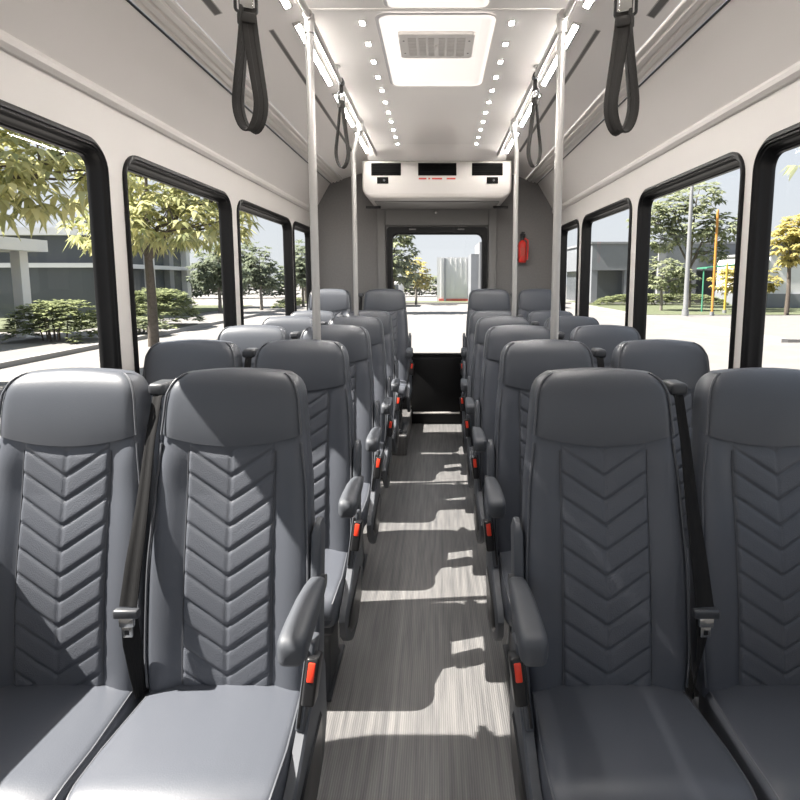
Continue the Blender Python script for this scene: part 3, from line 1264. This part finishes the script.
# left side: two large bright-leaved trees by the pavement
tree('leafy_tree', (-10.4, 12.0, GZ), [(0, 0, 5.2, 2.3, 2.3, 1.6), (-1.4, -1.6, 4.9, 1.7, 1.7, 1.2), (1.3, 1.0, 4.9, 1.6, 1.4, 1.1), (.3, -1.9, 5.6, 1.6, 1.5, 1.1)],
     42, 8, .52, .075, .45, 'leaf_bright', .17, 'trunk_bark', 11, 'large bright yellow green tree above the canopy building')
tree('leafy_tree', (-9.8, 18.9, GZ), [(0, 0, 4.6, 2.0, 2.0, 1.3), (1.5, -1.2, 4.1, 1.5, 1.5, .9), (-1.4, .4, 4.2, 1.6, 1.6, 1.0), (1.7, 1.6, 4.3, 1.5, 1.5, .9), (.2, -.2, 6.0, 1.9, 1.9, 1.1), (2.6, .6, 5.2, 1.2, 1.2, .8)],
     30, 8, .50, .075, .5, 'leaf_bright', .15, 'trunk_bark', 23, 'bright leafy tree filling the second left window')
# background trees behind the roof
tree('broad_tree', (-34, 22, GZ), [(0, 0, 6, 4.5, 4.5, 3.2), (3, 4, 5.5, 3.5, 3.5, 2.6), (-3, -4, 5.5, 3.5, 3.5, 2.6)], 18, 7, .7, .12, .4, 'leaf_mid', .3, 'trunk_bark', 31, 'broad green tree behind the canopy building roof')
# far trees left
FT = [(-14.2, 36, .95, 0), (-12.6, 39.5, .90, 1), (-15.8, 43, 1.15, 0), (-11.4, 47, 1.0, 1), (-12.6, 53, 1.2, 0), (-11.2, 58, 1.25, 1), (-13.8, 65.5, 1.3, 0)]
P0 = [(0, 0, 3.4, 1.5, 1.5, 1.7), (.8, .3, 2.6, 1.1, 1.1, 1.1), (-.8, -.2, 2.7, 1.1, 1.1, 1.2)]
P1 = [(0, 0, 3.8, 1.2, 1.2, 1.7), (.5, .5, 2.7, 1.2, 1.2, 1.0), (-.6, .2, 3.0, .9, .9, 1.1)]
far = {}
nmF = ['tree just right of the big bush', 'tree third from the big bush in the far row', 'taller tree standing behind the first far tree', 'tree at the left edge of the third left window', 'tree in the middle of the third left window',
       'tree at the right edge of the third left window', 'tree seen in the narrow left rear window']
for i, (x, y, sc, kd) in enumerate(FT):
    if kd not in far:
        far[kd] = tree('street_tree', (x, y, GZ), P0 if kd == 0 else P1, 60, 6, .42, .10, .4, 'leaf_dark', .11, 'pale_bark', 40 + kd, '', sc=sc)
        o = far[kd]
    else:
        o = tree_copy(far[kd])
        o.location = (x, y, GZ)
        o.scale = (sc, sc, sc)
        o.rotation_euler = (0, 0, i * 1.3)
    o['label'] = 'small dark green far ' + nmF[i]
    o['group'] = 'dark far street trees on the left'


def bush(nm, loc, rx, ry, h, n, lm, seed, label, L=.22, cat='bush'):
    rng = random.Random(seed)
    mb = MB()
    for _ in range(n):
        u, v2 = rng.uniform(-1, 1), rng.uniform(-1, 1)
        e2 = max(0, 1 - abs(u) ** 4) ** .5 * max(0.1, 1 - abs(v2) ** 4) ** .5
        z = h * e2 * rng.uniform(.1, 1.0) ** .5
        rosette(mb, Vector((u * rx, v2 * ry, z)), Vector((u * .4, v2 * .4, .6)), 6, L, L * .22, .2, rng)
    o = empty(nm, loc, 0, label=label, category=cat)
    mb.build('foliage', lm, o, 0)
    mb = MB()
    for _ in range(9):
        x, y = rng.uniform(-.7, .7) * rx, rng.uniform(-.6, .6) * ry
        mb.tube([(x * .7, y * .7, -.05), (x, y, h * .75)], [.03, .01], 6)
    mb.build('stem', 'trunk_bark', o)
    return o


bush('garden_bush', (-13.6, 19.6, GZ + .1), 1.3, 1.0, 1.45, 420, 'leaf_hedge', 51, 'dark bush at the canopy building corner in the nearest left window', .26)
bush('garden_bush', (-13.1, 25.8, GZ + .1), 1.5, 1.5, 1.75, 620, 'leaf_hedge', 52, 'large rounded bush in the second left window', .28)
bush('ground_plant', (-12.0, 22.2, GZ + .1), .75, .7, .6, 160, 'leaf_mid', 53, 'low spiky plant left of the large rounded bush', .3, 'plant')
bush('hedge', (-11.95, 45, GZ + .1), .45, 3.6, .65, 300, 'leaf_hedge', 54, 'low clipped hedge under the far left trees', .25, 'hedge')

# left canopy building
bl = empty('canopy_building', (-17.0, 13.0, GZ), R(-4), label='low white canopy building with dark glazing beyond the left pavement', category='building')
MB().box(-7, .6, -16, 9.6, 3.40, 3.86).build('roof', 'concrete_white', bl)
MB().box(-7, -1.6, -15.5, 9.3, 0, 3.40).build('glazed_wall', 'dark_glazing', bl)
for i, y in enumerate((-9, -3.4, 2.6, 6.2, 9.0)):
    MB().box(-.35, .05, y - .2, y + .2, 0, 3.40).build('column', 'concrete_white', bl)
MB().box(-1.65, -1.52, 3.6, 5.4, 0, 3.4).box(-1.65, -1.52, -6, -4.2, 0, 3.4).build('wall_panel', 'concrete_grey', bl)
for i in range(14):
    y = -14 + i * 1.75
    MB().box(-1.58, -1.5, y - .03, y + .03, 0, 3.4).build('mullion', 'concrete_grey', bl)
MB().box(-1.58, -1.5, -15.5, 9.3, 2.3, 2.42).build('transom', 'concrete_grey', bl)
MB().box(-1.5, .7, -15, 5.0, 0, .14).box(-1.2, .9, -15, 5.0, -.02, .10).build('plinth', 'concrete_white', bl)
for i in range(3):
    mb = MB()
    for k2 in range(4):
        mb.box(.95, 1.05, -14, 3.2 - i * 0, .22 + k2 * .22, .32 + k2 * .22) if i == 0 else None
    if i == 0:
        for y in range(-14, 4, 2):
            mb.box(.90, 1.0, y - .05, y + .05, 0, 1.0)
        o = mb.build('slat_fence', 'concrete_white', None)
        o.location = (-16.2, 13.0, GZ)
        o.rotation_euler = (0, 0, R(-4))
        o['label'] = 'low white slatted fence before the canopy building'
        o['category'] = 'fence'
# second left building further back
b2 = empty('office_building', (-18.4, 36.5, GZ), 0, label='grey office building with tall dark glazing in the second left window', category='building')
MB().box(-8, .2, -6, 5, 2.95, 3.2).box(-8, .3, -6.1, 5.1, 4.7, 5.1).build('floor_slab', 'concrete_white', b2)
MB().box(-8, -.4, -5.7, 4.7, 0, 4.7).build('glazed_wall', 'dark_glazing', b2)
for y in (-5.6, -3.2, -.6, 2.0, 4.6):
    MB().box(-.42, .0, y - .3, y + .3, 0, 4.7).build('column', 'concrete_grey' if y in (-3.2, 2.0) else 'concrete_white', b2)

# right side
for nm, x0, x1, y0, h, lb in (('warehouse', 14.5, 46, 52, 5.6, 'long grey warehouse with dark ground floor beyond the right hedge'),):
    wb = empty(nm, (0, y0, GZ), 0, label=lb, category='building')
    MB().box(x0, x1, 0, 12, 3.15, h).build('upper_wall', 'cladding_grey', wb)
    MB().box(x0 - .15, x1, -.15, 12, h, h + .18).build('roof_edge', 'concrete_grey', wb)
    MB().box(x0 + .5, x1, 1.4, 12, 0, 3.15).build('recessed_glazing', 'dark_glazing', wb)
    for i in range(8):
        x = x0 + .3 + i * 3.1
        MB().box(x - .28, x + .28, .1, .7, 0, 3.15).build('column', 'cladding_grey', wb)
    MB().box(20.6, 21.3, -.35, .4, 0, h + .05).build('downpipe_tower', 'concrete_grey', wb)
w2 = empty('side_building', (28.5, 42.5, GZ), 0, label='plain grey wall building behind the yellow tree at right', category='building')
MB().box(-3.0, 16, 0, 8, 1.2, 4.2).build('upper_wall', 'concrete_white', w2)
MB().box(-3.1, 16, -.1, 8, 0, 1.2).build('plinth', 'cladding_grey', w2)
MB().box(-3.15, 16, -.15, 8, 4.2, 4.4).build('roof_edge', 'concrete_grey', w2)
bush('hedge', (19.1, 47.2, GZ + .1), 5.5, .9, .95, 1500, 'leaf_hedge', 61, 'long clipped yellow green hedge before the grey warehouse', .26, 'hedge')
bush('hedge', (28, 36.5, GZ + .1), 3.0, .8, .6, 420, 'leaf_mid', 62, 'low hedge under the yellow tree at right', .26, 'hedge')
T_R = [(-2.5, .3, 5.7, 1.4, 1.4, .9), (0, 0, 5.4, 1.8, 1.8, 1.1), (-1.7, .4, 4.6, 1.4, 1.4, .9), (1.7, -.3, 5.2, 1.4, 1.4, .9), (.3, .2, 7.0, 1.6, 1.6, 1.0), (-1.3, 0, 6.3, 1.2, 1.2, .8), (1.4, .3, 3.7, 1.1, 1.1, .7)]
tree('airy_tree', (19.4, 42.6, GZ), T_R, 46, 6, .42, .10, .35, 'leaf_mid', .14, 'trunk_bark', 71, 'tall airy tree behind the street lamp in the right window', sc=1.2)
tree('small_tree', (15.7, 38.6, GZ), [(0, 0, 2.7, 1.5, 1.3, 1.2), (1.2, 0, 2.3, 1.1, 1.1, .9)], 60, 6, .38, .10, .35, 'leaf_mid', .09, 'pale_bark', 72, 'short bushy tree left of the tall airy tree')
tree('small_tree', (21.8, 39.2, GZ), [(0, 0, 2.5, 1.5, 1.3, 1.1), (-1.3, 0, 2.2, 1.1, 1.1, .9), (1.3, 0, 2.3, 1.1, 1.1, 1.0)], 60, 6, .38, .10, .35, 'leaf_yellow', .09, 'pale_bark', 73, 'yellow green bushy tree behind the orange poles')
tree('yellow_tree', (21.6, 34.0, GZ), [(0, 0, 4.4, 1.3, 1.3, 1.2), (1.3, -.4, 4.5, 1.3, 1.3, 1.1), (.5, .3, 5.4, 1.1, 1.1, .8), (2.4, -.8, 4.2, 1.2, 1.2, 1.0)], 60, 7, .45, .11, .4, 'leaf_yellow', .12, 'trunk_bark', 74, 'round yellow tree in the nearest right window')
tree('leafy_tree', (10.8, 14.4, GZ), [(0, 0, 5.6, 1.6, 1.6, 1.0), (1.3, -1.3, 5.3, 1.4, 1.4, .9)], 26, 8, .45, .08, .45, 'leaf_mid', .12, 'trunk_bark', 75, 'green branch tip hanging at the top of the nearest right window')

def treeline(nm, spots, n, lm, seed, label):
    rng = random.Random(seed)
    mb = MB()
    for (x0, y0, x1, y1, h) in spots:
        for _ in range(n):
            t = rng.random()
            hh = h * (.72 + .28 * math.sin(t * 23 + seed) * math.sin(t * 9.1))
            z = hh * rng.uniform(.05, 1) ** .8
            p = Vector((x0 + (x1 - x0) * t + rng.uniform(-1.2, 1.2), y0 + (y1 - y0) * t + rng.uniform(-1.2, 1.2), z))
            rosette(mb, p, Vector((0, -.3, .4)), 5, .75, .2, .3, rng)
    o = mb.build(nm, lm, None, 0)
    o.location = (0, 0, GZ)
    o['label'] = label
    o['category'] = 'trees'
    o['kind'] = 'stuff'
    return o


treeline('distant_trees', [(-60, 78, -9, 92, 6.5), (-40, 62, -18, 70, 5.0)], 900, 'leaf_dark', 91, 'distant band of dark trees beyond the left lawn')
treeline('distant_trees', [(50, 72, 100, 58, 8.0)], 900, 'leaf_dark', 92, 'distant band of dark trees behind the buildings on the right')
treeline('distant_trees', [(-9, 74, 14, 74, 4.0)], 700, 'leaf_mid', 93, 'distant low band of pale green trees straight behind the bus')

lp = empty('street_lamp', (14.9, 33.0, GZ), 0, label='tall grey street lamp post in the second right window', category='street lamp')
MB().tube([(0, 0, .1), (0, 0, 4), (0, 0, 9.5)], [.15, .12, .09], 12).build('post', 'post_grey', lp)
MB().tube([(0, 0, .1), (0, 0, .5)], .2, 12).build('base', 'post_grey', lp)
MB().tube([(0, 0, 9.4), (-.6, 0, 9.7), (-1.4, 0, 9.75)], .05, 8).build('arm', 'post_grey', lp)
MB().rbox(-2.0, -1.3, -.14, .14, 9.68, 9.82, .04).build('lamp_head', 'post_grey', lp)


def opole(x, y, h, r, m, label):
    o = empty('playground_pole', (x, y, GZ + .1), 0, label=label, category='pole', group='coloured poles on the right lawn')
    MB().tube([(0, 0, 0), (0, 0, h)], r, 10).build('shaft', m, o)
    MB().tube([(0, 0, 0), (0, 0, .25)], r * 1.8, 10).build('foot', 'post_grey', o)
    MB().tube([(0, 0, h), (0, 0, h + r * 2)], [r * 1.25, r * .5], 10).build('cap', m, o)


opole(16.7, 33.4, 6.2, .07, 'pole_orange', 'tall thin orange pole right of the street lamp')
opole(18.5, 35.4, 3.1, .07, 'pole_yellow', 'short yellow pole, middle of three by the yellow trees')
opole(19.4, 35.7, 3.2, .08, 'pole_orange', 'short orange pole, farthest right of the three')
gs = empty('playground_canopy', (19.6, 36.7, GZ + .1), 0, label='green sloping play canopy behind the short coloured poles', category='canopy')
MB().loft([[(-2.0, -.5, 2.9), (2.0, -.5, 3.3), (2.0, .9, 3.3), (-2.0, .9, 2.9)], [(-2.0, -.5, 2.98), (2.0, -.5, 3.38), (2.0, .9, 3.38), (-2.0, .9, 2.98)]]).build('sheet', 'green_slide', gs)
for x in (-1.8, 1.8):
    MB().tube([(x, .3, 0), (x, .3, 3.1 + x * .1)], .05, 8).build('support', 'green_slide', gs)

# behind the bus
tree('broad_tree', (-3.0, 37.5, GZ), [(0, 0, 4.2, 1.6, 1.6, 1.7), (.8, 0, 3.0, 1.1, 1.1, 1.0), (-1.0, 0, 3.0, 1.5, 1.5, 1.4), (.3, .2, 5.6, 1.2, 1.2, .9)], 60, 6, .42, .11, .4, 'leaf_mid', .13, 'trunk_bark', 81, 'green tree at the left of the rear window')
tree('small_tree', (-1.9, 50, GZ), [(0, 0, 3.2, 1.2, 1.2, 1.2), (.6, 0, 2.3, .9, .9, .8)], 60, 6, .4, .11, .4, 'leaf_yellow', .1, 'pale_bark', 82, 'smaller yellow green tree beside the white building behind the bus')
wbx = empty('white_building', (3.4, 56, GZ), 0, label='white ribbed building in the middle of the rear window', category='building')
MB().box(-3.4, 4.6, 0, 10, 0, 4.5).build('wall', 'concrete_white', wbx)
for i in range(16):
    x = -3.0 + i * .5
    MB().box(x, x + .08, -.06, .02, .4, 4.4).build('rib', 'concrete_white', wbx)
for x in (-2.6, -.15):
    MB().box(x - .1, x + .1, -.3, -.05, 0, 4.4).build('drainpipe', 'cladding_grey', wbx)
MB().box(-3.2, 4.6, -.12, 0, 0, .35).build('base_band', 'red_band', wbx)
MB().box(3.2, 4.0, -.2, 0, 1.5, 2.4).build('wall_panel', 'cladding_grey', wbx)
tb = empty('grey_tower', (3.75, 44, GZ), 0, label='narrow grey glazed tower at the right of the rear window', category='building')
MB().box(-1.05, -.42, 0, 4, 0, 4.3).build('dark_wing', 'cladding_grey', tb)
MB().box(-.42, 3, -.4, 5, 0, 5.2).build('pale_wing', 'concrete_grey', tb)
for i in range(4):
    MB().box(-.1, 2.8, -.46, -.38, .6 + i * 1.2, 1.4 + i * 1.2).build('window_band', 'dark_glazing', tb)
sb = empty('parked_van', (-3.9, 46, GZ), 0, label='small white van parked under the rear window tree', category='van')
MB().rbox(-.9, .9, 0, 4.4, .35, 2.1, .15).build('body', 'concrete_white', sb)
MB().box(-.7, .7, -.02, .05, 1.25, 1.85).build('rear_glass', 'dark_glazing', sb)
for x in (-.75, .75):
    for y in (.8, 3.6):
        MB().tube([(x - .1, y, .33), (x + .1, y, .33)], .33, 14).build('wheel', 'black_rubber', sb)
bs = empty('notice_sign', (-3.5, 51.3, GZ), 0, label='blue notice sign beside the yellow green tree behind the bus', category='sign')
MB().box(-.45, .45, -.04, .04, 1.3, 2.0).build('board', 'sign_blue', bs)
for x in (-.35, .35):
    MB().tube([(x, .05, 0), (x, .05, 1.9)], .04, 8).build('post', 'post_grey', bs)

# ------------------------------------------------------------------ light
wd = bpy.data.worlds.new('sky')
SC.world = wd
wd.use_nodes = True
nt = wd.node_tree
bg = nt.nodes['Background']
tcw = nt.nodes.new('ShaderNodeTexCoord')
sep = nt.nodes.new('ShaderNodeSeparateXYZ')
nt.links.new(tcw.outputs['Generated'], sep.inputs[0])
rp = nt.nodes.new('ShaderNodeValToRGB')
rp.color_ramp.elements[0].position = 0.0
rp.color_ramp.elements[0].color = (.84, .86, .88, 1)
rp.color_ramp.elements[1].position = .55
rp.color_ramp.elements[1].color = (.66, .76, .92, 1)
nt.links.new(sep.outputs['Z'], rp.inputs[0])
nt.links.new(rp.outputs[0], bg.inputs['Color'])
bg.inputs['Strength'].default_value = .52

sl = bpy.data.lights.new('sun', 'SUN')
sl.energy = 10.8
sl.angle = R(.55)
sl.color = (1.0, .93, .85)
so = bpy.data.objects.new('sun', sl)
COL.objects.link(so)
d = Vector((1.0, .085, -1.26))
so.rotation_euler = d.to_track_quat('-Z', 'Y').to_euler()
so.location = (-20, -8, 26)

# ------------------------------------------------------------------ camera
cam = bpy.data.cameras.new('camera')
cam.sensor_fit = 'HORIZONTAL'
cam.sensor_width = 36
cam.lens = 36 * 550 / 800
cam.shift_x = -37 / 800
cam.shift_y = -56 / 800
cam.clip_start = .02
cam.clip_end = 500
co = bpy.data.objects.new('camera', cam)
COL.objects.link(co)
co.location = (0, 0, 1.5)
co.rotation_euler = (R(90 - 6.7), 0, 0)
SC.camera = co

SC.view_settings.view_transform = 'Standard'
SC.view_settings.look = 'None'
SC.view_settings.gamma = 1
SC.view_settings.use_curve_mapping = False
SC.view_settings.exposure = 1.08
SC.cycles.max_bounces = 10
SC.cycles.diffuse_bounces = 6
SC.cycles.transparent_max_bounces = 16
SC.cycles.sample_clamp_indirect = 8
SC.cycles.use_denoising = True
